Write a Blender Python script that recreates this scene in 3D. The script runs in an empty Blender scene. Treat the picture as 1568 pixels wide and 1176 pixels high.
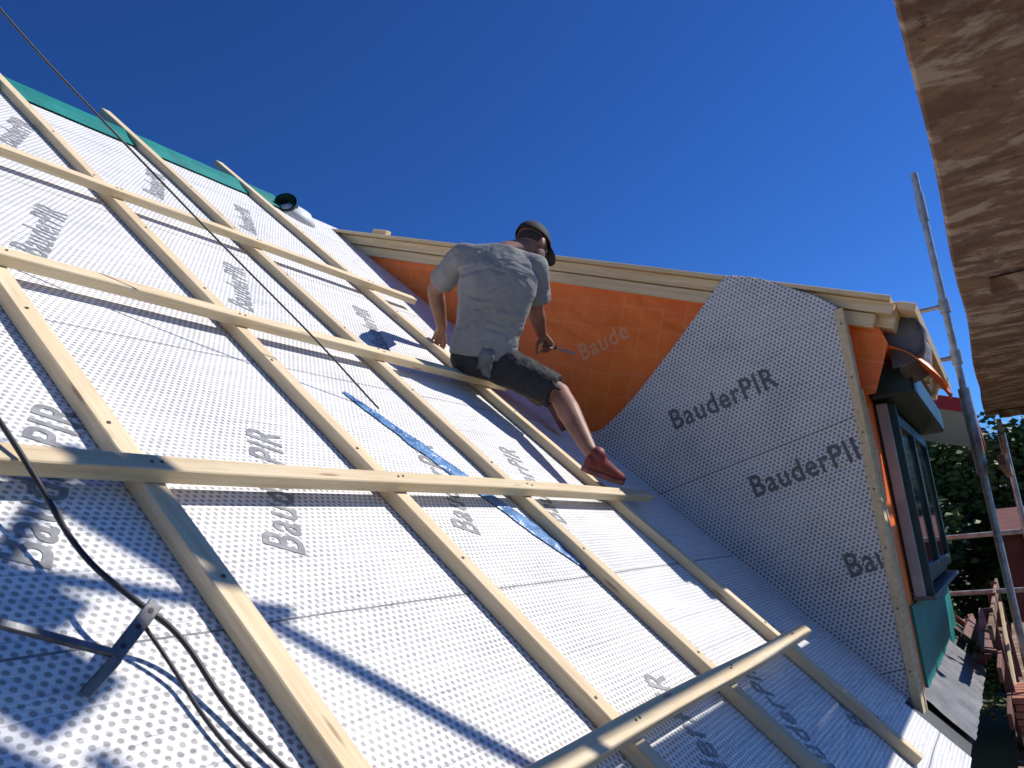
import bpy, bmesh, math, random
from mathutils import Vector, Matrix, noise
random.seed(7)
S=math.sqrt(.5)
sc=bpy.context.scene
col=sc.collection
def R(u,v,w): return Vector((u, S*v-S*(w-1), S*v+S*(w-1)))
def Rd(u,v,w): return Vector((u, S*v-S*w, S*v+S*w))
MROOF=Matrix(((1,0,0,0),(0,S,-S,S),(0,S,S,-S),(0,0,0,1)))

# ---------- materials ----------
class N:
    def __init__(s,name):
        s.m=bpy.data.materials.new(name); s.m.use_nodes=True
        s.nt=s.m.node_tree; s.b=s.nt.nodes['Principled BSDF']
    def n(s,t,**k):
        x=s.nt.nodes.new(t)
        for a,b in k.items(): setattr(x,a,b)
        return x
    def l(s,a,b): s.nt.links.new(a,b)
    def math(s,op,a,b=None,c=None,clamp=False):
        x=s.n('ShaderNodeMath',operation=op); x.use_clamp=clamp
        for i,q in enumerate((a,b,c)):
            if q is None: continue
            if isinstance(q,(int,float)): x.inputs[i].default_value=q
            else: s.l(q,x.inputs[i])
        return x.outputs[0]
    def mix(s,f,a,b):
        x=s.n('ShaderNodeMix',data_type='RGBA')
        for i,q in ((0,f),(6,a),(7,b)):
            if isinstance(q,(int,float)): x.inputs[i].default_value=q
            elif isinstance(q,tuple): x.inputs[i].default_value=(*q,1)
            else: s.l(q,x.inputs[i])
        return x.outputs[2]
    def noise(s,vec,scale,detail=4,rough=.55,dist=0):
        x=s.n('ShaderNodeTexNoise'); x.inputs['Scale'].default_value=scale
        x.inputs['Detail'].default_value=detail; x.inputs['Roughness'].default_value=rough
        x.inputs['Distortion'].default_value=dist
        if vec is not None: s.l(vec,x.inputs['Vector'])
        return x.outputs['Fac']
    def obj(s): return s.n('ShaderNodeTexCoord').outputs['Object']
    def mapping(s,vec,sc=(1,1,1),loc=None):
        x=s.n('ShaderNodeMapping'); x.inputs['Scale'].default_value=sc
        s.l(vec,x.inputs['Vector'])
        if loc is not None: s.l(loc,x.inputs['Location'])
        return x.outputs[0]
    def ramp(s,f,a,b):
        x=s.n('ShaderNodeMapRange'); x.interpolation_type='SMOOTHSTEP'
        x.inputs[1].default_value=a; x.inputs[2].default_value=b
        s.l(f,x.inputs[0]); return x.outputs[0]
    def bump(s,h,st,d=.01,prev=None):
        x=s.n('ShaderNodeBump'); x.inputs['Strength'].default_value=st; x.inputs['Distance'].default_value=d
        s.l(h,x.inputs['Height'])
        if prev is not None: s.l(prev,x.inputs['Normal'])
        s.l(x.outputs[0],s.b.inputs['Normal']); return x.outputs[0]
    def base(s,c):
        if isinstance(c,tuple): s.b.inputs['Base Color'].default_value=(*c,1)
        else: s.l(c,s.b.inputs['Base Color'])
    def rough(s,r): s.b.inputs['Roughness'].default_value=r

def simple(name,c1,c2=None,scale=8,rough=.6,metal=0,bump=.2,bs=40,bd=.004):
    m=N(name); o=m.obj(); c2=c2 or tuple(x*.6 for x in c1)
    m.base(m.mix(m.ramp(m.noise(o,scale,4),.35,.7),c1,c2)); m.rough(rough)
    m.b.inputs['Metallic'].default_value=metal
    if bump: m.bump(m.noise(o,bs,3),bump,bd)
    return m.m

def membrane(name,white,dot,pitch=.024,rad=.27):
    m=N(name); o=m.obj()
    nz=m.n('ShaderNodeTexNoise'); nz.inputs['Scale'].default_value=1.7; m.l(o,nz.inputs['Vector'])
    vs=m.n('ShaderNodeVectorMath',operation='SUBTRACT'); m.l(nz.outputs['Color'],vs.inputs[0]); vs.inputs[1].default_value=(.5,.5,.5)
    vm=m.n('ShaderNodeVectorMath',operation='SCALE'); m.l(vs.outputs[0],vm.inputs[0]); vm.inputs['Scale'].default_value=.02
    va=m.n('ShaderNodeVectorMath',operation='ADD'); m.l(o,va.inputs[0]); m.l(vm.outputs[0],va.inputs[1])
    sp=m.n('ShaderNodeSeparateXYZ'); m.l(va.outputs[0],sp.inputs[0])
    x=m.math('MULTIPLY',sp.outputs[0],1/pitch); y=m.math('MULTIPLY',sp.outputs[1],1/(pitch*1.5))
    def grid(off):
        fx=m.math('SUBTRACT',m.math('FRACT',m.math('ADD',x,off)),.5)
        fy=m.math('MULTIPLY',m.math('SUBTRACT',m.math('FRACT',m.math('ADD',y,off)),.5),1.5)
        return m.math('SQRT',m.math('ADD',m.math('MULTIPLY',fx,fx),m.math('MULTIPLY',fy,fy)))
    d=m.math('MINIMUM',grid(0),grid(.5))
    dd=m.math('ADD',d,m.math('MULTIPLY',m.math('SUBTRACT',m.noise(o,70,2),.5),.16))
    f=m.math('SUBTRACT',1,m.ramp(dd,rad-.06,rad+.06))
    big=m.noise(o,2.3,4)
    f=m.math('MULTIPLY',f,m.math('ADD',.42,m.math('MULTIPLY',big,.8)),clamp=True)
    w2=tuple(a*.84 for a in white)
    wc=m.mix(m.ramp(m.noise(o,2.4,5,.6),.45,.75),white,w2)
    c=m.mix(f,wc,dot)
    ln=m.math('FRACT',m.math('MULTIPLY',sp.outputs[1],1/.156))
    lf=m.math('MULTIPLY',m.math('LESS_THAN',ln,.02),.5)
    c=m.mix(lf,c,(.25,.25,.26))
    jn=m.math('FRACT',m.math('MULTIPLY',m.math('ADD',sp.outputs[1],.35),1/1.25))
    c=m.mix(m.math('MULTIPLY',m.math('LESS_THAN',jn,.005),.85),c,(.10,.10,.10))
    c=m.mix(m.math('MULTIPLY',m.ramp(m.noise(o,4.5,7,.7,.6),.55,.8),.35),c,(.45,.42,.37))
    m.base(c); m.rough(.5)
    b=m.bump(m.noise(m.mapping(o,(1.2,4,1)),3,4,.6,1.2),.7,.03)
    m.bump(m.noise(m.mapping(o,(6,22,6)),2.2,3,.6,1.0),.5,.007,b)
    return m.m

def wood(name,a,b,knots=True,gs=1.0):
    m=N(name); o=m.obj(); oi=m.n('ShaderNodeObjectInfo')
    r=m.math('MULTIPLY',oi.outputs['Random'],37.0)
    cb=m.n('ShaderNodeCombineXYZ'); m.l(r,cb.inputs[0]); m.l(r,cb.inputs[1]); m.l(r,cb.inputs[2])
    v=m.mapping(o,(1.3*gs,30*gs,30*gs),cb.outputs[0])
    g=m.noise(v,1.6,5,.6,.5)
    c=m.mix(m.ramp(g,.3,.75),a,b)
    fine=m.noise(m.mapping(o,(5,160,160),cb.outputs[0]),1.2,3)
    c=m.mix(m.math('MULTIPLY',m.ramp(fine,.45,.75),.3),c,tuple(q*.6 for q in b))
    if knots:
        vo=m.n('ShaderNodeTexVoronoi'); m.l(m.mapping(o,(2.3,15,15),cb.outputs[0]),vo.inputs['Vector']); vo.inputs['Scale'].default_value=1
        k=m.math('SUBTRACT',1,m.ramp(vo.outputs['Distance'],.05,.13))
        c=m.mix(m.math('MULTIPLY',k,.7),c,(.22,.11,.05))
    dirt=m.ramp(m.noise(m.mapping(o,(1,3,3),cb.outputs[0]),2.5,6,.65),.5,.8)
    c=m.mix(m.math('MULTIPLY',dirt,.35),c,tuple(q*.5 for q in b))
    hs=m.n('ShaderNodeHueSaturation'); m.l(c,hs.inputs['Color'])
    m.l(m.math('ADD',.86,m.math('MULTIPLY',oi.outputs['Random'],.22)),hs.inputs['Value'])
    m.base(hs.outputs[0]); m.rough(.75); m.bump(g,.35,.003); return m.m

M={}
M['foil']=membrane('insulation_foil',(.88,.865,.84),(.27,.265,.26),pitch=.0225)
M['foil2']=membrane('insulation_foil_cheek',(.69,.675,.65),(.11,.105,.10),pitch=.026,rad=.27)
M['wood']=wood('spruce',(.82,.67,.44),(.70,.52,.30))
M['wood2']=wood('spruce_board',(.80,.64,.40),(.64,.46,.24))
M['brown']=wood('brown_timber',(.22,.09,.06),(.12,.045,.03),False)
M['ink']=simple('print_ink',(.22,.22,.225),(.36,.36,.36),26,.6)
M['inkD']=simple('print_ink_dark',(.10,.10,.105),(.15,.15,.155),26,.6)
M['inkO']=simple('print_ink_orange',(.92,.40,.18),(.88,.32,.12),30,.6)
M['teal']=simple('teal_membrane',(.0,.25,.21),(.0,.17,.15),5,.5)
M['green']=simple('green_paint',(.012,.05,.042),(.01,.035,.03),5,.4)
M['steel']=simple('galvanised_steel',(.45,.46,.47),(.28,.27,.26),14,.5,.55)
M['dsteel']=simple('dark_steel',(.16,.16,.17),(.09,.09,.09),20,.42,.6)
M['cable']=simple('cable_rubber',(.02,.02,.022),(.03,.03,.03),20,.5)
M['grey']=simple('grey_sheet',(.15,.15,.155),(.07,.07,.075),6,.65,bump=.6,bs=9,bd=.02)
M['red']=simple('red_fascia',(.50,.025,.02),(.38,.02,.02),3,.5)
M['brick']=simple('tile_clay',(.50,.20,.11),(.34,.12,.07),9,.8)
M['render']=simple('wall_render',(.55,.52,.47),(.45,.42,.38),3,.9)
M['barn']=simple('red_barn_boards',(.16,.03,.022),(.10,.018,.014),3,.8)
M['soffit']=simple('soffit_paint',(.5,.5,.48),(.42,.42,.4),3,.7)
M['glass']=simple('window_glass',(.03,.04,.045),(.02,.025,.03),2,.08,bump=0)
M['white']=simple('white_plastic',(.7,.7,.7),(.6,.6,.6),5,.5)
M['alu']=simple('grey_profile',(.42,.43,.44),(.32,.32,.33),5,.45)
m=N('blue_tape'); o=m.obj()
g=m.noise(m.mapping(o,(1,1,1)),16,3,.6,1.0)
c=m.mix(m.ramp(g,.35,.6),(.05,.15,.36),(.13,.30,.54)); c=m.mix(m.ramp(g,.58,.72),c,(.42,.60,.80))
m.base(c); m.rough(.35); m.bump(g,.6,.012); M['blue']=m.m
m=N('orange_membrane'); o=m.obj(); sp=m.n('ShaderNodeSeparateXYZ'); m.l(o,sp.inputs[0])
ny=m.math('ADD',sp.outputs[1],m.math('MULTIPLY',m.noise(o,2,2),.06)); nz=m.math('ADD',sp.outputs[2],m.math('MULTIPLY',m.noise(o,1.7,2),.07))
a1=m.math('ADD',m.math('MULTIPLY',ny,.94),m.math('MULTIPLY',nz,.34)); a2=m.math('SUBTRACT',m.math('MULTIPLY',nz,.94),m.math('MULTIPLY',ny,.34))
g=m.math('MAXIMUM',m.math('LESS_THAN',m.math('FRACT',m.math('MULTIPLY',a1,7)),.035),m.math('LESS_THAN',m.math('FRACT',m.math('MULTIPLY',a2,7)),.035))
c=m.mix(m.ramp(m.noise(o,2.5,5),.3,.75),(1.0,.21,.010),(.88,.14,.006)); c=m.mix(m.math('MULTIPLY',g,.32),c,(1.0,.50,.24))
m.base(c); m.rough(.45); b=m.bump(m.noise(o,2.2,2,.5,1.0),.7,.08); m.bump(m.noise(o,10,3,.5,.6),.3,.012,b)
M['orange']=m.m
m=N('weathered_planks'); o=m.obj()
g=m.noise(m.mapping(o,(16,6,10)),1.3,8,.7,.2)
g2=m.noise(m.mapping(o,(5.5,3.0,5)),1.6,8,.68,.4)
g3=m.noise(m.mapping(o,(3.2,2.2,4),None),1.5,7,.7)
c=m.mix(m.ramp(g,.32,.66),(.31,.175,.105),(.16,.085,.053))
c=m.mix(m.math('MULTIPLY',m.ramp(g2,.50,.58),.75),c,(.50,.385,.295))
c=m.mix(m.math('MULTIPLY',m.ramp(g3,.50,.60),.75),c,(.13,.062,.04))
c=m.mix(m.ramp(m.noise(o,30,6,.75),.60,.70),c,(.05,.025,.018))
m.base(c); m.rough(.9); m.bump(g,.9,.012,m.bump(g2,.6,.02)); M['plank']=m.m
# sky
w=bpy.data.worlds.new("World"); sc.world=w; w.use_nodes=True
sd=Vector((.64,S*.16-S,S*1.16)).normalized()
st=w.node_tree.nodes.new('ShaderNodeTexSky'); st.sky_type='NISHITA'; st.sun_disc=False
st.sun_elevation=math.asin(sd.z); st.sun_rotation=math.atan2(sd.x,sd.y)
st.altitude=600; st.air_density=1.0; st.dust_density=.1; st.ozone_density=4
gm=w.node_tree.nodes.new('ShaderNodeGamma'); gm.inputs[1].default_value=1.25
mx=w.node_tree.nodes.new('ShaderNodeMix'); mx.data_type='RGBA'; mx.blend_type='MULTIPLY'; mx.inputs[0].default_value=1
mx.inputs[7].default_value=(.25,.50,.86,1)
bg=w.node_tree.nodes['Background']; bg.inputs[1].default_value=.088
w.node_tree.links.new(st.outputs[0],gm.inputs[0]); w.node_tree.links.new(gm.outputs[0],mx.inputs[6]); w.node_tree.links.new(mx.outputs[2],bg.inputs[0])
sl=bpy.data.lights.new('sun','SUN'); sl.energy=5.0; sl.angle=math.radians(.5); sl.color=(1,.96,.90)
so=bpy.data.objects.new('sun',sl); col.objects.link(so); so.rotation_euler=sd.to_track_quat('Z','Y').to_euler(); so.location=(3,-8,12)

# ---------- geometry helpers ----------
def empty(name,parent=None):
    e=bpy.data.objects.new(name,None); col.objects.link(e); e.empty_display_size=.2
    if parent: e.parent=parent
    return e
def link(name,me,mats,parent=None,mw=None,smooth=False):
    ob=bpy.data.objects.new(name,me); col.objects.link(ob)
    for q in (mats if isinstance(mats,list) else [mats]): me.materials.append(q)
    if mw is not None: ob.matrix_world=mw
    if parent: ob.parent=parent
    if smooth:
        for p in me.polygons: p.use_smooth=True
    return ob
def bev(ob,w=.003,s=1):
    md=ob.modifiers.new('b','BEVEL'); md.width=w; md.segments=s; md.limit_method='ANGLE'; return ob
def beam(name,a,b,wid,hei,up,mat,parent=None,bevel=.003,wob=0):
    a=Vector(a);b=Vector(b);x=(b-a);L=x.length;x.normalize();up=Vector(up)
    z=(up-x*up.dot(x)).normalized();y=z.cross(x)
    mw=Matrix.Translation((a+b)/2)@Matrix((x,y,z)).transposed().to_4x4()
    bm=bmesh.new(); n=max(1,int(L/.25)) if wob else 1
    rings=[]
    sd_=random.random()*50
    for i in range(n+1):
        xx=-L/2+L*i/n
        oy=wob*(noise.noise((xx*.8,sd_,0)))
        rings.append([bm.verts.new((xx,sy*wid/2+oy,sz*hei/2)) for sy,sz in ((-1,-1),(1,-1),(1,1),(-1,1))])
    for i in range(n):
        for k in range(4):
            bm.faces.new((rings[i][k],rings[i][(k+1)%4],rings[i+1][(k+1)%4],rings[i+1][k]))
    bm.faces.new(rings[0][::-1]); bm.faces.new(rings[-1])
    bmesh.ops.recalc_face_normals(bm,faces=bm.faces)
    me=bpy.data.meshes.new(name); bm.to_mesh(me); bm.free()
    ob=link(name,me,mat,parent,mw)
    if bevel: bev(ob,bevel)
    return ob
def box(name,lo,hi,mat,parent=None,bevel=.004):
    lo=Vector(lo);hi=Vector(hi);c=(lo+hi)/2;d=hi-lo
    return beam(name,(lo.x,c.y,c.z),(hi.x,c.y,c.z),d.y,d.z,(0,0,1),mat,parent,bevel)
def prism(name,pts,x0,x1,mat,parent=None,bevel=0):
    bm=bmesh.new()
    A=[bm.verts.new((x0,p[0],p[1])) for p in pts]; B=[bm.verts.new((x1,p[0],p[1])) for p in pts]
    bm.faces.new(A); bm.faces.new(B[::-1])
    n=len(pts)
    for i in range(n): bm.faces.new((A[i],B[i],B[(i+1)%n],A[(i+1)%n]))
    bmesh.ops.recalc_face_normals(bm,faces=bm.faces)
    me=bpy.data.meshes.new(name); bm.to_mesh(me); bm.free()
    ob=link(name,me,mat,parent)
    if bevel: bev(ob,bevel)
    return ob
def tube(name,pts,r,mat,parent=None,res=4):
    cu=bpy.data.curves.new(name,'CURVE'); cu.dimensions='3D'; cu.bevel_depth=r; cu.bevel_resolution=res; cu.use_fill_caps=True
    s=cu.splines.new('NURBS' if len(pts)>2 else 'POLY'); s.points.add(len(pts)-1)
    for i,p in enumerate(pts): s.points[i].co=(*p,1)
    if len(pts)>2: s.use_endpoint_u=True; s.order_u=3; s.resolution_u=10
    ob=bpy.data.objects.new(name,cu); col.objects.link(ob); cu.materials.append(mat)
    if parent: ob.parent=parent
    return ob
def text(name,body,length,mat,mw,parent,bold=.014,maxx=None,hs=1.2):
    cu=bpy.data.curves.new(name,'FONT'); cu.body=body; cu.size=1; cu.offset=bold; cu.resolution_u=4; cu.space_character=1.1
    t=bpy.data.objects.new(name+'_tmp',cu); col.objects.link(t)
    dg=bpy.context.evaluated_depsgraph_get(); dg.update()
    me=bpy.data.meshes.new_from_object(t.evaluated_get(dg)); bpy.data.objects.remove(t)
    full=[v.co.x for v in me.vertices]; L=max(full)-min(full); s=length/L; x0=min(full)
    for v in me.vertices: v.co=((v.co.x-x0)*s,v.co.y*s*hs,0)
    if maxx is not None:
        bm=bmesh.new(); bm.from_mesh(me)
        bmesh.ops.bisect_plane(bm,geom=bm.verts[:]+bm.edges[:]+bm.faces[:],plane_co=(maxx,0,0),plane_no=(1,0,0),clear_outer=True)
        bm.to_mesh(me); bm.free()
    me.materials.clear()
    return link(name,me,mat,parent,mw)

# ---------- ground ----------
GZ=-6.0
bm=bmesh.new(); bmesh.ops.create_grid(bm,x_segments=1,y_segments=1,size=600)
me=bpy.data.meshes.new('ground'); bm.to_mesh(me); bm.free()
gr=link('ground',me,simple('grass_ground',(.06,.09,.03),(.10,.09,.05),.4,.9)); gr.location=(0,0,GZ)

# ---------- house main roof ----------
house=empty('house')
U0,U1,V0,V1=-4,8.3,-.5,5.15
bm=bmesh.new()
nu,nv=100,34
grid=[[bm.verts.new((U0+(U1-U0)*i/nu,V0+(V1-V0)*j/nv,0)) for j in range(nv+1)] for i in range(nu+1)]
for i in range(nu):
    for j in range(nv):
        if U0+(U1-U0)*(i+.5)/nu>4.42 and V0+(V1-V0)*(j+.5)/nv<-.14: continue
        bm.faces.new((grid[i][j],grid[i+1][j],grid[i+1][j+1],grid[i][j+1]))
me=bpy.data.meshes.new('roof_insulation'); bm.to_mesh(me); bm.free()
roof=link('roof_insulation',me,M['foil'],house,MROOF,smooth=True)
e=R(0,V0,-.012); r_=R(0,V1,-.012); e2=R(0,V0,-.2)
yb=2*r_.y-e.y
prism('roof_core',[(e.y,e.z),(r_.y,r_.z),(yb,e.z),(yb,e2.z-.1),(e2.y,e2.z)],U0,U1,simple('dark_underlay',(.05,.06,.06),(.03,.035,.035),4,.7),house)
box('walls',(U0+.3,e2.y+.4,GZ),(U1-.3,yb-.4,e2.z-.05),M['render'],house)
bm=bmesh.new()
prev=None
for i in range(60):
    u=U0+(3.95-U0)*i/59
    k=.008*noise.noise((u*3,0,3))
    row=[bm.verts.new((u,4.96+k*2,.012)),bm.verts.new((u,5.08,.025+k)),bm.verts.new((u,5.17,.045+k)),bm.verts.new((u,5.27,-.04))]
    if prev:
        for q in range(3): bm.faces.new((prev[q],row[q],row[q+1],prev[q+1]))
    prev=row
me=bpy.data.meshes.new('ridge_membrane'); bm.to_mesh(me); bm.free()
link('ridge_membrane',me,M['teal'],house,MROOF,smooth=True)

def roof_text(u,v,ang,body="BauderPIR",L=.62):
    a=math.radians(ang)
    loc=Matrix.Translation((u,v,.0018))@Matrix.Rotation(a,4,'Z')
    text('printed_lettering',body,L,M['ink'],MROOF@loc,house)
for (u,v) in [(.80,1.10),(1.42,1.10),(2.25,1.15),(2.95,1.20),(-.2,1.2),
              (.6,2.65),(1.33,2.62),(2.22,2.65),(3.1,2.62),
              (.9,3.92),(1.65,3.9),(2.42,3.95),(3.05,3.95),
              (.9,-.25),(2.20,-.10),(2.9,-.18),(3.6,-.1),(1.5,-.3)]:
    roof_text(u,v,63)

cb=[1.085,1.94,2.745,3.64]; ct=[6.2,6.2,5.55,5.52]
for u,t in zip(cb,ct):
    beam('counter_batten',R(u,-.45 if u<3 else -.3,.0245),R(u+.0,t,.0245),.060,.045,Rd(0,0,1),M['wood'],wob=.014)
for u in (.18,-.75,-1.65): beam('counter_batten',R(u,-.45,.0245),R(u,5.6,.0245),.062,.045,Rd(0,0,1),M['wood'])
for v,u1,dv in [(.335,3.93,0),(1.345,4.02,-.0),(2.375,3.85,0),(3.52,4.08,0)]:
    beam('roof_batten',R(-3.5,v+dv,.0675),R(u1,v,.0675),.058,.04,Rd(0,0,1),M['wood'],wob=.016)
bm=bmesh.new()
for u in cb:
    for v in [.335,1.345,2.375,3.52]:
        for du in (-.012,.014):
            mt=MROOF@Matrix.Translation((u+du,v+.01*random.uniform(-1,1),.089))
            bmesh.ops.create_cone(bm,cap_ends=True,segments=8,radius1=.0045,radius2=.004,depth=.003,matrix=mt)
    for k in range(9):
        mt=MROOF@Matrix.Translation((u+random.uniform(-.012,.012),-.1+k*.55,.0485))
        bmesh.ops.create_cone(bm,cap_ends=True,segments=8,radius1=.0055,radius2=.005,depth=.003,matrix=mt)
me=bpy.data.meshes.new('batten_screws'); bm.to_mesh(me); bm.free(); link('batten_screws',me,M['dsteel'])

bm=bmesh.new(); prev=None
for i in range(90):
    t=i/89; u=2.29+.44*t; v=2.04-1.10*t; wd=(.010+.040*min(1,3*t*(1.15-t)*1.3))*(1+.35*noise.noise((t*7,0,0)))
    row=[]
    for j in range(7):
        s_=-1+j/3
        row.append(bm.verts.new((u-wd*.9*s_+.006*noise.noise((t*18,s_,2)),v-wd*.35*s_,.005+(.010*abs(noise.noise((t*22,s_*1.5,5))) if 0<j<6 else 0))))
    if prev:
        for q in range(6): bm.faces.new((prev[q],row[q],row[q+1],prev[q+1]))
    prev=row
me=bpy.data.meshes.new('blue_sealing_strip'); bm.to_mesh(me); bm.free(); link('blue_sealing_strip',me,M['blue'],None,MROOF)

vp=empty('vent_pipe')
bm=bmesh.new()
axis=Rd(-.75,-.25,.6).normalized(); c0=R(3.98,4.99,.02)
q=axis.to_track_quat('Z','Y').to_matrix().to_4x4()
for r in (.085,.074):
    bmesh.ops.create_cone(bm,cap_ends=False,segments=28,radius1=r,radius2=r,depth=.14,matrix=Matrix.Translation(c0+axis*.01)@q)
me=bpy.data.meshes.new('pipe'); bm.to_mesh(me); bm.free(); link('pipe',me,M['green'],vp,smooth=True)
bm=bmesh.new(); bmesh.ops.create_cone(bm,cap_ends=True,segments=28,radius1=.17,radius2=.09,depth=.07,matrix=Matrix.Translation(R(4.06,4.95,.03))@Rd(0,0,1).to_track_quat('Z','Y').to_matrix().to_4x4())
me=bpy.data.meshes.new('flange'); bm.to_mesh(me); bm.free(); link('flange',me,M['white'],vp,smooth=True)

# ---------- dormer ----------
dm=empty('dormer')
XB=4.6; XE=7.7; sl_=.417
def topz(y): return 1.2+sl_*(y-.289)
prism('dormer_body',[(.56,-.95),(.56,topz(.56)-.15),(4.15,topz(4.15)-.15),(4.15,2.3)],XB,XE,M['orange'],dm)
a13=math.radians(13)
ex=Vector((0,-math.cos(a13),math.sin(a13))); ez=Vector((-1,0,0)); ey=ez.cross(ex)
MC=Matrix((ex,ey,ez)).transposed().to_4x4(); MC.translation=Vector((4.5,1.564,.72))
pts=[(.56,-.90),(.56,1.21),(.66,1.30),(.78,1.377),(.93,1.475),(1.02,1.515),(1.13,1.552),(1.3,1.395),(1.48,1.225),(1.667,1.06),(1.80,.945),(1.93,.85),(2.05,.775),(2.2,.76),(2.1,.66)]
bm=bmesh.new(); inv=MC.inverted()
A=[bm.verts.new(inv@Vector((4.5,y,z))) for y,z in pts]; B=[bm.verts.new(inv@Vector((4.597,y,z))) for y,z in pts]
bm.faces.new(A); bm.faces.new(B[::-1])
for i in range(len(pts)): bm.faces.new((A[i],B[i],B[(i+1)%len(pts)],A[(i+1)%len(pts)]))
bmesh.ops.recalc_face_normals(bm,faces=bm.faces)
me=bpy.data.meshes.new('cheek_insulation_panel'); bm.to_mesh(me); bm.free()
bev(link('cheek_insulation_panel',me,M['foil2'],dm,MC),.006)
def cheek_text(y,z,maxx=None,body="BauderPIR"):
    m_=MC.copy(); m_.translation=Vector((4.498,y,z)); text('printed_lettering',body,.66,M['inkD'],m_,dm,.02,maxx=maxx)
cheek_text(1.575,.69); cheek_text(1.165,.235,.60); cheek_text(.745,-.235,.17)
m_=MC.copy(); m_.translation=Vector((4.5975,2.17,1.27)); text('printed_lettering',"Baude",.36,M['inkO'],m_,dm)
dd=Vector((0,1,sl_)).normalized(); dn=Vector((0,-sl_,1)).normalized()
P0=Vector((0,.289,1.2)); LL=4.35
def vb(name,x0,x1,t0,t1,s0=0,s1=LL,mat=None):
    c=P0+dn*((t0+t1)/2)+Vector(((x0+x1)/2,0,0))
    beam(name,c+dd*s0,c+dd*s1,abs(x1-x0),abs(t1-t0),dn,mat or M['wood2'],dm,.004)
vb('verge_top_board',4.505,4.66,-.024,0,.0)
vb('verge_board_upper',4.55,4.64,-.092,-.027,-.02)
vb('verge_board_lower',4.57,4.64,-.172,-.098,.06)
vb('roof_deck',4.645,XE+.15,-.15,-.002,-.03)
vb('eave_edge_board',4.60,XE+.1,-.05,-.004,-.12,-.032)
for x in (4.9,5.5,6.1,6.7,7.3): vb('rafter_tail',x,x+.08,-.15,-.052,-.06,.25)
beam('roof_block',P0+Vector((4.62,0,0))+dd*3.78+dn*.03,P0+Vector((4.62,0,0))+dd*3.93+dn*.03,.06,.055,dn,M['wood2'],dm)
box('corner_board',(4.485,.53,-.97),(4.60,.575,1.19),M['wood2'],dm)
bm=bmesh.new()
for z in [-.7+.3*k for k in range(7)]:
    bmesh.ops.create_cone(bm,cap_ends=True,segments=8,radius1=.006,radius2=.005,depth=.004,matrix=Matrix.Translation((4.484,.553,z))@Matrix.Rotation(math.pi/2,4,'Y'))
me=bpy.data.meshes.new('screws'); bm.to_mesh(me); bm.free(); link('screws',me,M['dsteel'],dm)
box('front_membrane',(4.60,.545,-.85),(5.15,.557,1.03),M['orange'],dm,0)
box('front_board',(4.605,.525,-.95),(4.64,.548,.75),M['wood2'],dm)
box('sill_membrane',(4.9,.53,-.95),(XE,.556,-.43),M['teal'],dm,0)
box('window_reveal',(5.15,.50,-.38),(7.6,.556,.72),M['green'],dm)
for x0,x1 in ((5.2,5.28),(6.35,6.45),(7.45,7.53)): box('window_frame_stile',(x0,.455,-.33),(x1,.488,.7),M['green'],dm)
for z0,z1 in ((-.33,-.25),(.62,.7)): box('window_frame_rail',(5.28,.457,z0),(7.45,.488,z1),M['green'],dm)
box('window_glass',(5.28,.478,-.25),(7.45,.487,.62),M['glass'],dm,0)
box('guide_rail',(5.10,.47,-.40),(5.14,.53,.72),M['alu'],dm)
box('guide_rail',(5.146,.43,-.40),(5.19,.50,.72),M['green'],dm)
box('shutter_box',(5.0,.30,.74),(7.6,.545,.93),M['green'],dm,.015)
box('window_sill',(5.1,.42,-.42),(7.6,.54,-.395),M['dsteel'],dm)
prism('eave_membrane',[(.54,.72),(.54,1.13),(.40,1.12),(.36,.98),(.47,.72)],4.66,4.668,M['orange'],dm)
bm=bmesh.new(); prev=None
fl=[(.44,.99),(.36,.98),(.27,.93),(.20,.84),(.145,.74),(.13,.70)]
for k,(y,z) in enumerate(fl):
    row=[bm.verts.new((4.72+.12*j+.02*math.sin(k+j),y+.01*math.sin(j*2+k),z+.012*math.cos(j*3+k))) for j in range(6)]
    if prev:
        for q_ in range(5): bm.faces.new((prev[q_],row[q_],row[q_+1],prev[q_+1]))
    prev=row
me=bpy.data.meshes.new('membrane_flap'); bm.to_mesh(me); bm.free(); o_=link('membrane_flap',me,M['orange'],dm,smooth=True)
o_.modifiers.new('s','SOLIDIFY').thickness=.004
bm=bmesh.new(); prev=None
for k in range(15):
    rr=.19+.008*math.sin(k*1.3)
    y=.375-rr*math.sin(math.radians(k*12.0)); z=1.03+rr*math.cos(math.radians(k*12.0))*.95
    row=[bm.verts.new((4.78+.06*j,y+.012*math.sin(j*1.2+k*.4),z-.01*j)) for j in range(7)]
    if prev:
        for q_ in range(6): bm.faces.new((prev[q_],row[q_],row[q_+1],prev[q_+1]))
    prev=row
me=bpy.data.meshes.new('rolled_sheet'); bm.to_mesh(me); bm.free(); o_=link('rolled_sheet',me,M['grey'],dm,smooth=True)
o_.modifiers.new('s','SOLIDIFY').thickness=.008
prism('rolled_sheet_end',[(.375,1.21),(.30,1.195),(.22,1.13),(.185,1.03),(.21,.93),(.29,.87),(.375,.86)],4.80,4.815,M['grey'],dm,.004)

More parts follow.
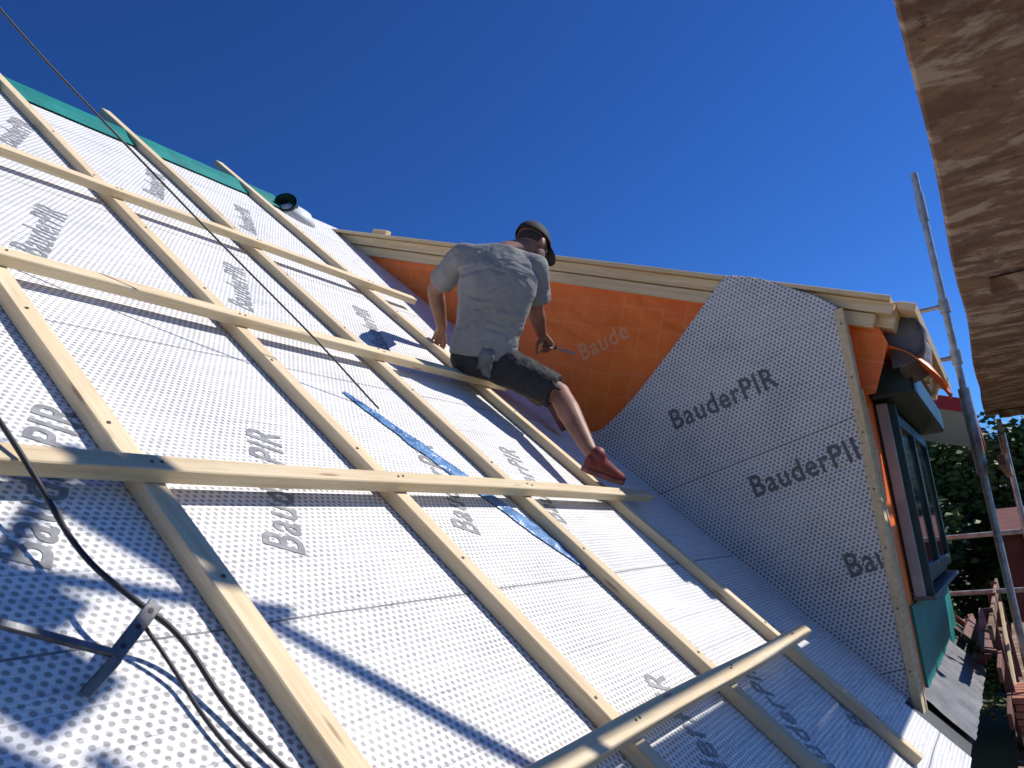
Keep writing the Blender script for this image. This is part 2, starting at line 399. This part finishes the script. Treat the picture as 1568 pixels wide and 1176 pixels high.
# neighbouring house with red verge
d2=empty('neighbour_house')
box('walls',(14.2,1.9,GZ),(20,9,1.6),M['render'],d2,0)
def slab(nm,x0,x1,y0,y1,z0,th,mat):
    beam(nm,((x0+x1)/2,y0,z0),((x0+x1)/2,y1,z0+(y1-y0)*.36),x1-x0,th,(0,0,1),mat,d2,.004)
slab('roof_slab',13.05,20.6,.18,6.0,1.53,.05,M['soffit'])
slab('red_verge',13.0,13.05,.12,6.0,1.58,.20,M['red'])
beam('red_fascia',(13.0,.10,1.55),(20.6,.10,1.55),.03,.20,(0,0,1),M['red'],d2)
for x in (14.6,17,19): box('window',(x,1.86,-1.2),(x+1,1.9,.2),M['glass'],d2,.01)

# ---------- scaffold ----------
sf=empty('scaffold')
def pipe(n,a,b,r=.024): tube(n,[a,b],r,M['steel'],sf)
pipe('standard',(7.4,.09,GZ),(7.4,.09,3.0),.028)
tube('standard_sleeve',[(7.4,.09,2.55),(7.4,.09,2.8)],.036,M['steel'],sf)
for z in (1.77,1.32): pipe('ledger',(7.4,.09,z),(7.4,.75,z),.02); tube('coupler',[(7.4,.09,z-.06),(7.4,.09,z+.06)],.042,M['steel'],sf)
tube('standard_joint',[(7.4,.09,.35),(7.4,.09,1.05)],.045,M['steel'],sf)
pipe('standard',(8.6,-.12,GZ),(8.6,-.12,.75))
for z in (-.15,-.66): pipe('guard_rail',(8.6,-.12,z),(8.6,1.05,z),.022)
pipe('standard',(3.3,-.62,GZ),(3.3,-.62,3.2)); pipe('standard',(.6,-.62,GZ),(.6,-.62,3.0))
pipe('standard',(7.4,-.62,GZ),(7.4,-.62,1.9))
pipe('guard_rail',(-2,-.62,1.7),(7.4,-.62,1.7),.02)
for k in range(2):
    y0=-.012-.31*k
    beam('deck_plank',(-1.2,y0-.15,.77),(7.0+1.2*k,y0-.15,.77),.295,.04,(0,0,1),M['plank'],sf,.006,wob=.02)
for x in (.2,2.9,6.7): beam('deck_transom',(x,-.66,.72),(x,-.10,.72),.05,.05,(0,0,1),M['plank'],sf)
beam('toe_board',(6.6,-.09,.60),(8.3,-.09,.60),.03,.16,(0,0,1),M['plank'],sf)
beam('toe_board',(6.9,-.05,.40),(8.3,-.10,.38),.05,.10,(0,0,1),M['plank'],sf)
for k in range(3):
    y0=.25-.32*k
    beam('deck_plank',(-3,y0-.15,-1.55),(14,y0-.15,-1.55),.3,.04,(0,0,1),M['plank'],sf,.005,wob=.01)
pipe('ledger',(7.4,.09,-.95),(8.6,-.12,-.95),.02)
def up_pt(u,v,w): return R(u+.64*w,v+.16*w,w)  # moves a shadow spot on the roof sunward to place its caster
for (a,b,wd) in [((.78,1.50),(1.12,1.02),.10),((.98,1.42),(1.10,1.12),.07),((.55,1.18),(.80,.98),.09),((.62,.98),(.74,.78),.16),((.45,1.30),(.66,1.22),.12),((.40,.95),(.62,.66),.10),((.72,.70),(.80,.50),.03)]:
    w_=random.uniform(2.9,3.5)
    beam('shadow_board',up_pt(a[0],a[1],w_),up_pt(b[0],b[1],w_+.1),wd,.03,(0,0,1),M['plank'],sf)  # invented boards above the frame, added to cast dappled shadows on the roof
pipe('shadow_tube',up_pt(.3,1.25,3.3),up_pt(1.25,.92,3.3),.024)  # unseen tubes added overhead for their shadow bands, like the boards
pipe('shadow_tube',up_pt(.4,.7,3.0),up_pt(1.0,1.5,3.4),.024)

# ---------- materials near the eave ----------
ts=empty('roof_tile_stack')
for i in range(6):
    for j in range(8):
        box('tile',(6.4+.1*i,-.12+random.uniform(-.01,.01),-1.53+.045*j),(6.485+.1*i,.20+random.uniform(-.01,.01),-1.49+.045*j),M['brick'],ts)
tp=empty('timber_pile')
rt_=random.Random(11)
for i in range(10):
    a=Vector((6.2+rt_.uniform(-.3,1.6),.33+rt_.uniform(-.05,.12),-1.00+.012*i)); b=a+Vector((rt_.uniform(1.4,2.6),rt_.uniform(-.12,.12),rt_.uniform(-.05,.05)))
    beam('timber',a,b,rt_.choice((.05,.07,.09)),.03,(0,rt_.uniform(-.3,.3),1),[M['brown'],M['brown'],M['plank']][i%3],tp)
gf=empty('guard_frame')
for x in (6.6,7.9,9.2): beam('post',(x,.20,-1.5),(x+.05,.24,-.62),.06,.04,(1,0,0),M['brown'],gf)
for z in (-1.22,-.95,-.70): beam('rail',(5.9,.225,z),(10.0,.225,z+.02),.025,.09,(0,0,1),M['plank'] if z>-.9 else M['brown'],gf)
beam('brace',(6.4,.19,-1.45),(7.9,.19,-.72),.025,.07,(0,0,1),M['wood2'],gf)
for u in (7.4,8.1): beam('counter_batten',R(u,-.5,.0245),R(u,3,.0245),.06,.045,Rd(0,0,1),M['brown'])
for v in (-.3,.05,.4,.75,1.1): beam('roof_batten',R(7.1,v,.0675),R(8.4,v,.0675),.06,.04,Rd(0,0,1),M['brown'])
bm=bmesh.new(); prev=None
for i in range(44):
    row=[bm.verts.new((4.66+.05*i,-.50+.06*j,.012+.05*abs(noise.noise((i*.35,j*.4,1))))) for j in range(7)]
    if prev:
        for q_ in range(6): bm.faces.new((prev[q_],row[q_],row[q_+1],prev[q_+1]))
    prev=row
me=bpy.data.meshes.new('sheet_offcut'); bm.to_mesh(me); bm.free(); link('sheet_offcut',me,M['grey'],None,MROOF,smooth=True)

# ---------- background ----------
barn=empty('red_barn')
box('walls',(23,-9,GZ),(29,.20,-.45),M['barn'],barn,0)
beam('roof',(22.6,-4.6,-.42),(26,-4.6,.15),9.8,.12,(0,0,1),M['barn'],barn)
for k in range(30): box('cladding_batten',(22.97,-8.6+.29*k,GZ),(22.998,-8.56+.29*k,-.5),M['barn'],barn,0)
box('window_trim',(22.93,-1.2,-3.1),(22.965,-.5,-2.3),M['soffit'],barn,0)
leafm=N('foliage'); oi=leafm.obj()
leafm.base(leafm.mix(leafm.ramp(leafm.noise(oi,.9,4),.35,.7),(.05,.10,.02),(.13,.16,.032))); leafm.rough(.6)
bark=simple('bark',(.09,.065,.045),(.05,.04,.03),6,.9)
def tree_mesh(seed,H,Rr,n=15000):
    rd=random.Random(seed); bm=bmesh.new()
    clumps=[]
    for i in range(26):
        a=rd.uniform(0,6.28); hh=rd.uniform(.28,.97); rad=Rr*math.sin(min(1,(1.08-hh)*1.25)*1.5)*rd.uniform(.35,1)
        clumps.append((Vector((math.cos(a)*rad,math.sin(a)*rad,H*hh)),rd.uniform(.5,1.1)*Rr*.42))
    for i in range(n):
        c,cr=rd.choice(clumps)
        d=Vector((rd.gauss(0,1),rd.gauss(0,1),rd.gauss(0,.8))); d=d.normalized()*cr*(rd.random()**.4)*rd.uniform(.8,1.15)
        p=c+d; s=rd.uniform(.07,.15)
        q=Vector((rd.gauss(0,1),rd.gauss(0,1),rd.gauss(0,1)+.8)).normalized().to_track_quat('Z','Y').to_matrix()
        vs=[bm.verts.new(p+q@Vector(t)*s) for t in ((-1,-.3,0),(0,-.7,.1),(1.2,0,0),(0,.7,.1))]
        bm.faces.new(vs)
    lm=bpy.data.meshes.new('crown'); bm.to_mesh(lm); bm.free(); lm.materials.append(leafm.m)
    return lm,clumps
tms=[tree_mesh(1,9,3.2),tree_mesh(2,8,3.6)]
def tree(x,y,k,s,rot):
    t=empty('tree'); t.location=(x,y,GZ); t.scale=(s,s,s); t.rotation_euler=(0,0,rot)
    lm,cl=tms[k]; c=bpy.data.objects.new('crown',lm); col.objects.link(c); c.parent=t
    cu=bpy.data.curves.new('trunk','CURVE'); cu.dimensions='3D'; cu.bevel_depth=1; cu.bevel_resolution=3
    def sp(pts):
        s_=cu.splines.new('POLY'); s_.points.add(len(pts)-1)
        for i,(p,r) in enumerate(pts): s_.points[i].co=(*p,1); s_.points[i].radius=r
    sp([((0,0,0),.24),((.05,0,2),.18),((0,.1,5),.1),((0,0,8),.03)])
    for c_,r in cl[:12]:
        z0=max(1.5,c_.z*.55); sp([((0,0,z0),.08),(tuple(c_*.55+Vector((0,0,z0*.45))),.05),(tuple(c_),.02)])
    ob=bpy.data.objects.new('trunk',cu); col.objects.link(ob); cu.materials.append(bark); ob.parent=t
for x,y,k,s,r in [(31,2.2,0,1.05,0),(33,-.9,1,1.10,1),(35,5.0,0,1.2,2),(30,7.5,1,1.1,3),(40,1.5,1,1.25,4),(42,-6,0,1.2,5),(26,3.1,1,.60,.7),(50,6,0,1.3,1),(52,-14,1,1.3,1)]:
    tree(x,y,k,s,r)

# ---------- cables ----------
def C(*p): return [R(*q) for q in p]
tube('hanging_cable',C((.2,3.75,1.2),(.60,3.27,.93),(1.03,2.89,.64),(1.40,2.60,.47),(1.725,2.336,.32),(2.1,2.11,.16),(2.36,1.96,.03),(2.40,1.93,.012)),.0038,M['cable'])
tube('power_cable',C((.70,1.75,.16),(.763,1.397,.12),(.803,1.255,.08),(.824,1.082,.05),(.847,.911,.085),(.923,.86,.05),(.949,.724,.02),(.972,.624,.015),(1.02,.47,.015),(1.2,.2,.015)),.0055,M['cable'])
tube('power_cable',C((.86,.90,.055),(.90,.82,.02),(.905,.72,.012),(.92,.62,.012),(.96,.5,.012),(1.0,.3,.012)),.004,M['cable'])
hk=empty('roof_hook')
def strap(n,a,b,w_=.026,t_=.006): beam(n,R(*a),R(*b),w_,t_,Rd(.1,-.3,1),M['dsteel'],hk,.0015)
strap('arm',(.45,.915,.15),(.792,.838,.05),.014,.010)
strap('plate',(.785,.832,.048),(.872,.90,.092))
strap('foot',(.79,.83,.05),(.74,.80,.012),.02)
bm=bmesh.new()
for t in (.2,.55,.85):
    p=R(.785+.087*t,.832+.068*t,.048+.044*t); n_=Rd(.1,-.3,1).normalized(); d_=(R(.872,.90,.092)-R(.785,.832,.048)).normalized(); n_=(n_-d_*n_.dot(d_)).normalized()
    bmesh.ops.create_cone(bm,cap_ends=True,segments=14,radius1=.005,radius2=.005,depth=.0076,matrix=Matrix.Translation(p)@n_.to_track_quat('Z','Y').to_matrix().to_4x4())
me=bpy.data.meshes.new('holes'); bm.to_mesh(me); bm.free(); link('holes',me,M['cable'],hk)

# ---------- worker ----------
man=empty('construction_worker')
def cap(bm,a,b,ra,rb,seg=20):
    a=Vector(a);b=Vector(b);d=b-a;L=d.length
    q=d.to_track_quat('Z','Y').to_matrix().to_4x4()
    bmesh.ops.create_cone(bm,cap_ends=True,segments=seg,radius1=ra,radius2=rb,depth=L,matrix=Matrix.Translation((a+b)/2)@q)
    for p,r in ((a,ra),(b,rb)): bmesh.ops.create_uvsphere(bm,u_segments=seg,v_segments=seg//2,radius=r*.999,matrix=Matrix.Translation(p)@q)
def ell(bm,c,axes,rad,seg=24):
    mt=Matrix([axes[i]*rad[i] for i in range(3)]).transposed().to_4x4(); mt.translation=Vector(c)
    bmesh.ops.create_uvsphere(bm,u_segments=seg,v_segments=seg//2,radius=1,matrix=mt)
def loft(bm,secs,seg=28):
    rings=[]
    for c,sx,sy,rx,ry in secs:
        rings.append([bm.verts.new(c+sx*rx*math.cos(2*math.pi*k/seg)+sy*ry*math.sin(2*math.pi*k/seg)) for k in range(seg)])
    for i in range(len(rings)-1):
        for k in range(seg): bm.faces.new((rings[i][k],rings[i][(k+1)%seg],rings[i+1][(k+1)%seg],rings[i+1][k]))
    bm.faces.new(rings[0][::-1]); bm.faces.new(rings[-1])
def finish(bm,name,mat,vox,sm=4,disps=()):
    bmesh.ops.recalc_face_normals(bm,faces=bm.faces)
    me=bpy.data.meshes.new(name); bm.to_mesh(me); bm.free()
    ob=link(name,me,mat,man)
    r=ob.modifiers.new('r','REMESH'); r.mode='VOXEL'; r.voxel_size=vox; r.use_smooth_shade=True
    s=ob.modifiers.new('s','SMOOTH'); s.iterations=sm; s.factor=.5
    for i,(ns,stg) in enumerate(disps):
        t=bpy.data.textures.new(name,'CLOUDS'); t.noise_scale=ns; t.noise_depth=1
        d=ob.modifiers.new('d','DISPLACE'); d.texture=t; d.strength=stg; d.mid_level=.5; d.texture_coords='GLOBAL'
    return ob
hip=R(3.50,2.39,.21); neck=R(3.505,2.645,.775); head=R(3.672,2.612,.845)
shL=R(3.385,2.775,.60); shR=R(3.61,2.475,.765)
elL=R(3.50,2.91,.33); wrL=R(3.66,2.855,.15)
elR=R(3.79,2.44,.545); wrR=R(3.98,2.44,.43)
hL=hip+Rd(-.0,.09,-.02); hR=hip+Rd(.05,-.08,.01)
knR=R(3.65,1.94,.275); anR=R(3.49,1.54,.18)
knL=R(3.95,2.50,.13); anL=R(3.97,2.20,.11)
side=(shR-shL).normalized(); spine=(neck-hip).normalized(); side=(side-spine*side.dot(spine)).normalized(); fr=spine.cross(side)
if fr.dot(Rd(1,0,0))<0: fr=-fr
skin=N('skin'); o=skin.obj(); skin.base(skin.mix(skin.ramp(skin.noise(o,9,4),.35,.7),(.31,.145,.09),(.21,.095,.06))); skin.rough(.55); skin.bump(skin.noise(o,60,3),.2,.003)
hf=Rd(.87,-.46,-.20).normalized(); hu=Rd(.16,.68,.72); hu=(hu-hf*hu.dot(hf)).normalized(); hs=hf.cross(hu)
H=lambda f,s,u: head+hf*f+hs*s+hu*u
body=bmesh.new()
ell(body,H(-.012,0,.025),(hf,hs,hu),(.100,.080,.097)); ell(body,H(.02,0,-.04),(hf,hs,hu),(.075,.065,.078))
cap(body,H(.055,0,-.095),H(.075,0,-.085),.024,.022); ell(body,H(.092,0,-.022),(hf,hs,hu),(.024,.014,.03)); ell(body,H(.080,0,.02),(hf,hs,hu),(.018,.045,.012))
ell(body,H(.083,0,-.062),(hf,hs,hu),(.016,.026,.012))
for s_ in (-1,1): ell(body,H(-.005,s_*.083,-.015),(hf,hs,hu),(.02,.011,.034))
cap(body,H(-.025,0,-.04),neck-spine*.05,.060,.066)
cap(body,shL,elL,.060,.047); cap(body,elL,elL*.7+wrL*.3,.048,.049); cap(body,elL*.7+wrL*.3,wrL,.049,.031)
cap(body,shR,elR,.060,.047); cap(body,elR,elR*.7+wrR*.3,.048,.050); cap(body,elR*.7+wrR*.3,wrR,.050,.032)
def hand(bm,wr,d,nrm,curl,thumb,spread=1):
    d=d.normalized(); nrm=(nrm-d*nrm.dot(d)).normalized(); s=d.cross(nrm)*thumb
    cap(bm,wr,wr+d*.03,.027,.028)
    for k in range(4): cap(bm,wr+d*.02+s*(.018-.012*k),wr+d*.085+s*(.030-.020*k),.0145,.013,12)
    for k,L in enumerate((.072,.082,.076,.058)):
        p=wr+d*.088+s*(.030-.020*k)*1.05; a=0; dirv=(d+s*(.10-.07*k)*spread).normalized()
        for j,fr_ in enumerate((.45,.32,.23)):
            a+=curl[j]; dv=(dirv*math.cos(a)+nrm*math.sin(a)).normalized(); q=p+dv*L*fr_*1.05
            cap(bm,p,q,.0095-.0008*j,.0088-.0008*j,10); p=q
    p=wr+d*.03+s*.024
    for dv,L in ((d*.6+s*.7+nrm*.3,.045),(d*.85+s*.35+nrm*.4,.034),(d*.9+s*.1+nrm*.5,.026)):
        q=p+dv.normalized()*L; cap(bm,p,q,.0125,.0105,10); p=q
hand(body,wrL,Rd(.35,.10,-.55),Rd(-.5,-.1,-.5),(.15,.3,.3),-1)
hand(body,wrR,Rd(.45,-.25,-.25),Rd(-.1,-.5,-.6),(.9,1.1,.8),1)
cap(body,hR,knR,.088,.060); cap(body,knR,knR+(anR-knR)*.32-fr*.008,.058,.062); cap(body,knR+(anR-knR)*.32-fr*.008,anR,.062,.037)
cap(body,hL,knL,.088,.060); cap(body,knL,knL+(anL-knL)*.35,.056,.058); cap(body,knL+(anL-knL)*.35,anL,.058,.038)
finish(body,'body',skin.m,.0055,3)
sh=N('grey_tshirt'); o=sh.obj(); f_=sh.noise(sh.mapping(o,(1,1.1,2.0)),4.2,2,.45,1.0)
rm=sh.n('ShaderNodeMath',operation='ABSOLUTE'); sh.l(sh.math('SUBTRACT',f_,.5),rm.inputs[0])
sh.base(sh.mix(sh.ramp(sh.noise(o,5,4),.3,.7),(.25,.248,.245),(.205,.205,.205))); sh.rough(.9); b=sh.bump(rm.outputs[0],.55,.08); sh.bump(sh.noise(o,300,2),.2,.0015,b)
bm=bmesh.new(); secs=[]
prof=[(-.03,.182,.128,-.01),(.05,.184,.128,-.018),(.13,.178,.122,-.022),(.24,.190,.124,-.03),(.36,.208,.126,-.034),(.46,.215,.120,-.03),(.53,.190,.104,-.015),(.58,.135,.085,-.002),(.61,.083,.074,.004)]
for z,rx,ry,off in prof: secs.append((hip+spine*z+fr*off,side,fr,rx,ry))
loft(bm,secs)
for s0,e0,rr in ((shL,elL,.090),(shR,elR,.092)):
    cap(bm,s0-spine*.015,s0+(e0-s0)*.45,.078,.074); d=(e0-s0).normalized()
    sx=d.orthogonal().normalized(); sy=d.cross(sx)
    loft(bm,[(s0+d*.05,sx,sy,.078,.078),(s0+(e0-s0)*.76,sx,sy,rr-.010,rr-.010)],20)
    cap(bm,s0,neck-spine*.065,.070,.066)
finish(bm,'tshirt',sh.m,.008,7,((.16,.018),(.06,.007)))
sk=simple('black_shorts',(.016,.016,.018),(.028,.028,.03),7,.85,bump=.8,bs=8,bd=.04)
bm=bmesh.new()
loft(bm,[(hip-spine*.13,side,fr,.12,.10),(hip-spine*.06,side,fr,.172,.135),(hip,side,fr,.176,.135),(hip+spine*.04,side,fr,.170,.124)])
for h_,k_,e_ in ((hR,knR,.93),(hL,knL,.9)):
    cap(bm,h_,h_+(k_-h_)*.55,.115,.10); d=(k_-h_).normalized(); sx=d.orthogonal().normalized(); sy=d.cross(sx)
    loft(bm,[(h_+d*.08,sx,sy,.108,.108),(h_+(k_-h_)*.6,sx,sy,.098,.098),(h_+(k_-h_)*e_,sx,sy,.094,.094)],24)
mid=hR+(knR-hR)*.62
ell(bm,mid+(-fr*.055+side*.07),((knR-hR).normalized(),side,fr),(.085,.035,.065))
finish(bm,'shorts',sk,.008,5,((.10,.018),(.045,.006)))
pch=hip-fr*.14+side*.03+spine*.02
bm=bmesh.new(); ell(bm,pch-spine*.04,(side,fr,spine),(.045,.025,.05)); ell(bm,pch-spine*.09+side*.01,(side,fr,spine),(.03,.022,.05)); cap(bm,pch+side*.02,pch-spine*.14+side*.035,.010,.008); cap(bm,pch-side*.03+spine*.03,pch-spine*.10-side*.03,.008,.010)
finish(bm,'tool_pouch',M['grey'],.005,1)
shoe=simple('red_work_shoe',(.20,.025,.02),(.12,.02,.018),14,.6); sole=simple('shoe_sole',(.30,.10,.08),(.12,.05,.04),10,.8)
def shoes(an,heel,toe,up):
    f=(toe-heel).normalized(); up=(up-f*up.dot(f)).normalized(); s=f.cross(up)
    bm=bmesh.new(); L=(toe-heel).length
    loft(bm,[(heel+f*.0+up*.045,s,up,.022,.03),(heel+f*.03+up*.052,s,up,.038,.047),(heel+f*.09+up*.055,s,up,.040,.050),(heel+f*.15+up*.047,s,up,.044,.040),(heel+f*.21+up*.038,s,up,.049,.031),(heel+f*.26+up*.032,s,up,.044,.025),(toe+up*.028,s,up,.02,.016)],24)
    cap(bm,heel+f*.055+up*.06,heel+f*.05+up*.095,.043,.044)
    finish(bm,'shoe',shoe,.006,2)
    bm=bmesh.new()
    rows=[(0,.024),(.02,.034),(.08,.038),(.14,.040),(.2,.050),(.25,.046),(L,.02)]
    loop=[heel+f*x+s*wd for x,wd in rows]+[heel+f*x-s*wd for x,wd in rows[::-1]]
    a=[bm.verts.new(p+up*-.004) for p in loop]; b_=[bm.verts.new(p+up*.022) for p in loop]
    bm.faces.new(a);bm.faces.new(b_[::-1])
    for i in range(len(loop)): bm.faces.new((a[i],b_[i],b_[(i+1)%len(loop)],a[(i+1)%len(loop)]))
    bmesh.ops.recalc_face_normals(bm,faces=bm.faces); me=bpy.data.meshes.new('sole'); bm.to_mesh(me); bm.free(); bev(link('sole',me,sole,man),.006)
    bm=bmesh.new()
    for k in range(4):
        c=heel+f*(.115+.026*k)+up*(.097-.011*k); cap(bm,c-s*.022,c+s*.022,.004,.004,8)
    finish(bm,'laces',M['grey'],.003,0)
shoes(anR,R(3.45,1.49,.09),R(3.735,1.40,.094),Rd(0,.25,1))
shoes(anL,R(3.97,2.22,.15),R(4.06,2.0,.03),Rd(-.1,.5,.6))
bk=simple('black_cap',(.014,.014,.016),(.025,.025,.027),12,.8,bump=.3,bs=30)
bm=bmesh.new()
bmesh.ops.create_uvsphere(bm,u_segments=32,v_segments=20,radius=1)
bmesh.ops.bisect_plane(bm,geom=bm.verts[:]+bm.edges[:]+bm.faces[:],plane_co=(0,0,-.05),plane_no=(0,0,-1),clear_outer=True)
for v in bm.verts:
    c=v.co.copy(); v.co=H(-.008,0,.030)+hf*c.x*.112+hs*c.y*.093+hu*(c.z*.102-.012*c.x)
me=bpy.data.meshes.new('cap_crown'); bm.to_mesh(me); bm.free(); o_=link('cap_crown',me,bk,man,smooth=True); o_.modifiers.new('s','SOLIDIFY').thickness=.004
bm=bmesh.new(); prev=None
for i in range(9):
    t=i/8; row=[]
    for j in range(13):
        a=(j/12-.5)*2; x0=.102*math.sqrt(max(0,1-(a*.80)**2)); x=x0+t*(.085*math.sqrt(max(0.02,1-a*a)))
        row.append(bm.verts.new(H(-.008+x,a*.078,.024-.020*(a*a)-.30*(x-.09))))
    if prev:
        for q_ in range(12): bm.faces.new((prev[q_],row[q_],row[q_+1],prev[q_+1]))
    prev=row
me=bpy.data.meshes.new('cap_visor'); bm.to_mesh(me); bm.free(); o_=link('cap_visor',me,bk,man,smooth=True); o_.modifiers.new('s','SOLIDIFY').thickness=.004
hair=simple('dark_hair',(.03,.02,.015),(.05,.035,.025),40,.9,bump=.8,bs=160)
bm=bmesh.new(); ell(bm,H(.034,0,-.078),(hf,hs,hu),(.070,.0655,.045)); ell(bm,H(-.022,0,.005),(hf,hs,hu),(.092,.0815,.055))
finish(bm,'beard_and_hair',hair,.006,2)
bm=bmesh.new()
for s_ in (-1,1): bmesh.ops.create_uvsphere(bm,u_segments=12,v_segments=8,radius=.011,matrix=Matrix.Translation(H(.075,s_*.03,.004)))
me=bpy.data.meshes.new('eyes'); bm.to_mesh(me); bm.free(); link('eyes',me,M['white'],man,smooth=True)
tl=empty('hand_tool',man)
hd=wrR+Rd(.45,-.25,-.25).normalized()*.10
ti=R(4.30,2.345,.41)
tube('handle',[hd-(ti-hd).normalized()*.06,hd+(ti-hd).normalized()*.06],.013,M['dsteel'],tl)
tube('blade',[hd+(ti-hd).normalized()*.05,ti],.007,M['alu'],tl)

# ---------- camera ----------
cd=bpy.data.cameras.new('camera'); cam=bpy.data.objects.new('camera',cd); col.objects.link(cam)
rt=Vector((.527,-.844,-.096)); fw=Vector((.838,.498,.223))
fw.normalize(); rt=(rt-fw*rt.dot(fw)).normalized(); up=rt.cross(fw)
cam.matrix_world=Matrix((rt,up,-fw)).transposed().to_4x4()
cd.sensor_width=36; cd.lens=36*1203/1568; cd.clip_start=.03; cd.clip_end=2000
cd.dof.use_dof=True; cd.dof.focus_distance=3.2; cd.dof.aperture_fstop=8
sc.camera=cam
sc.view_settings.view_transform='Standard'; sc.view_settings.look='None'; sc.view_settings.exposure=0
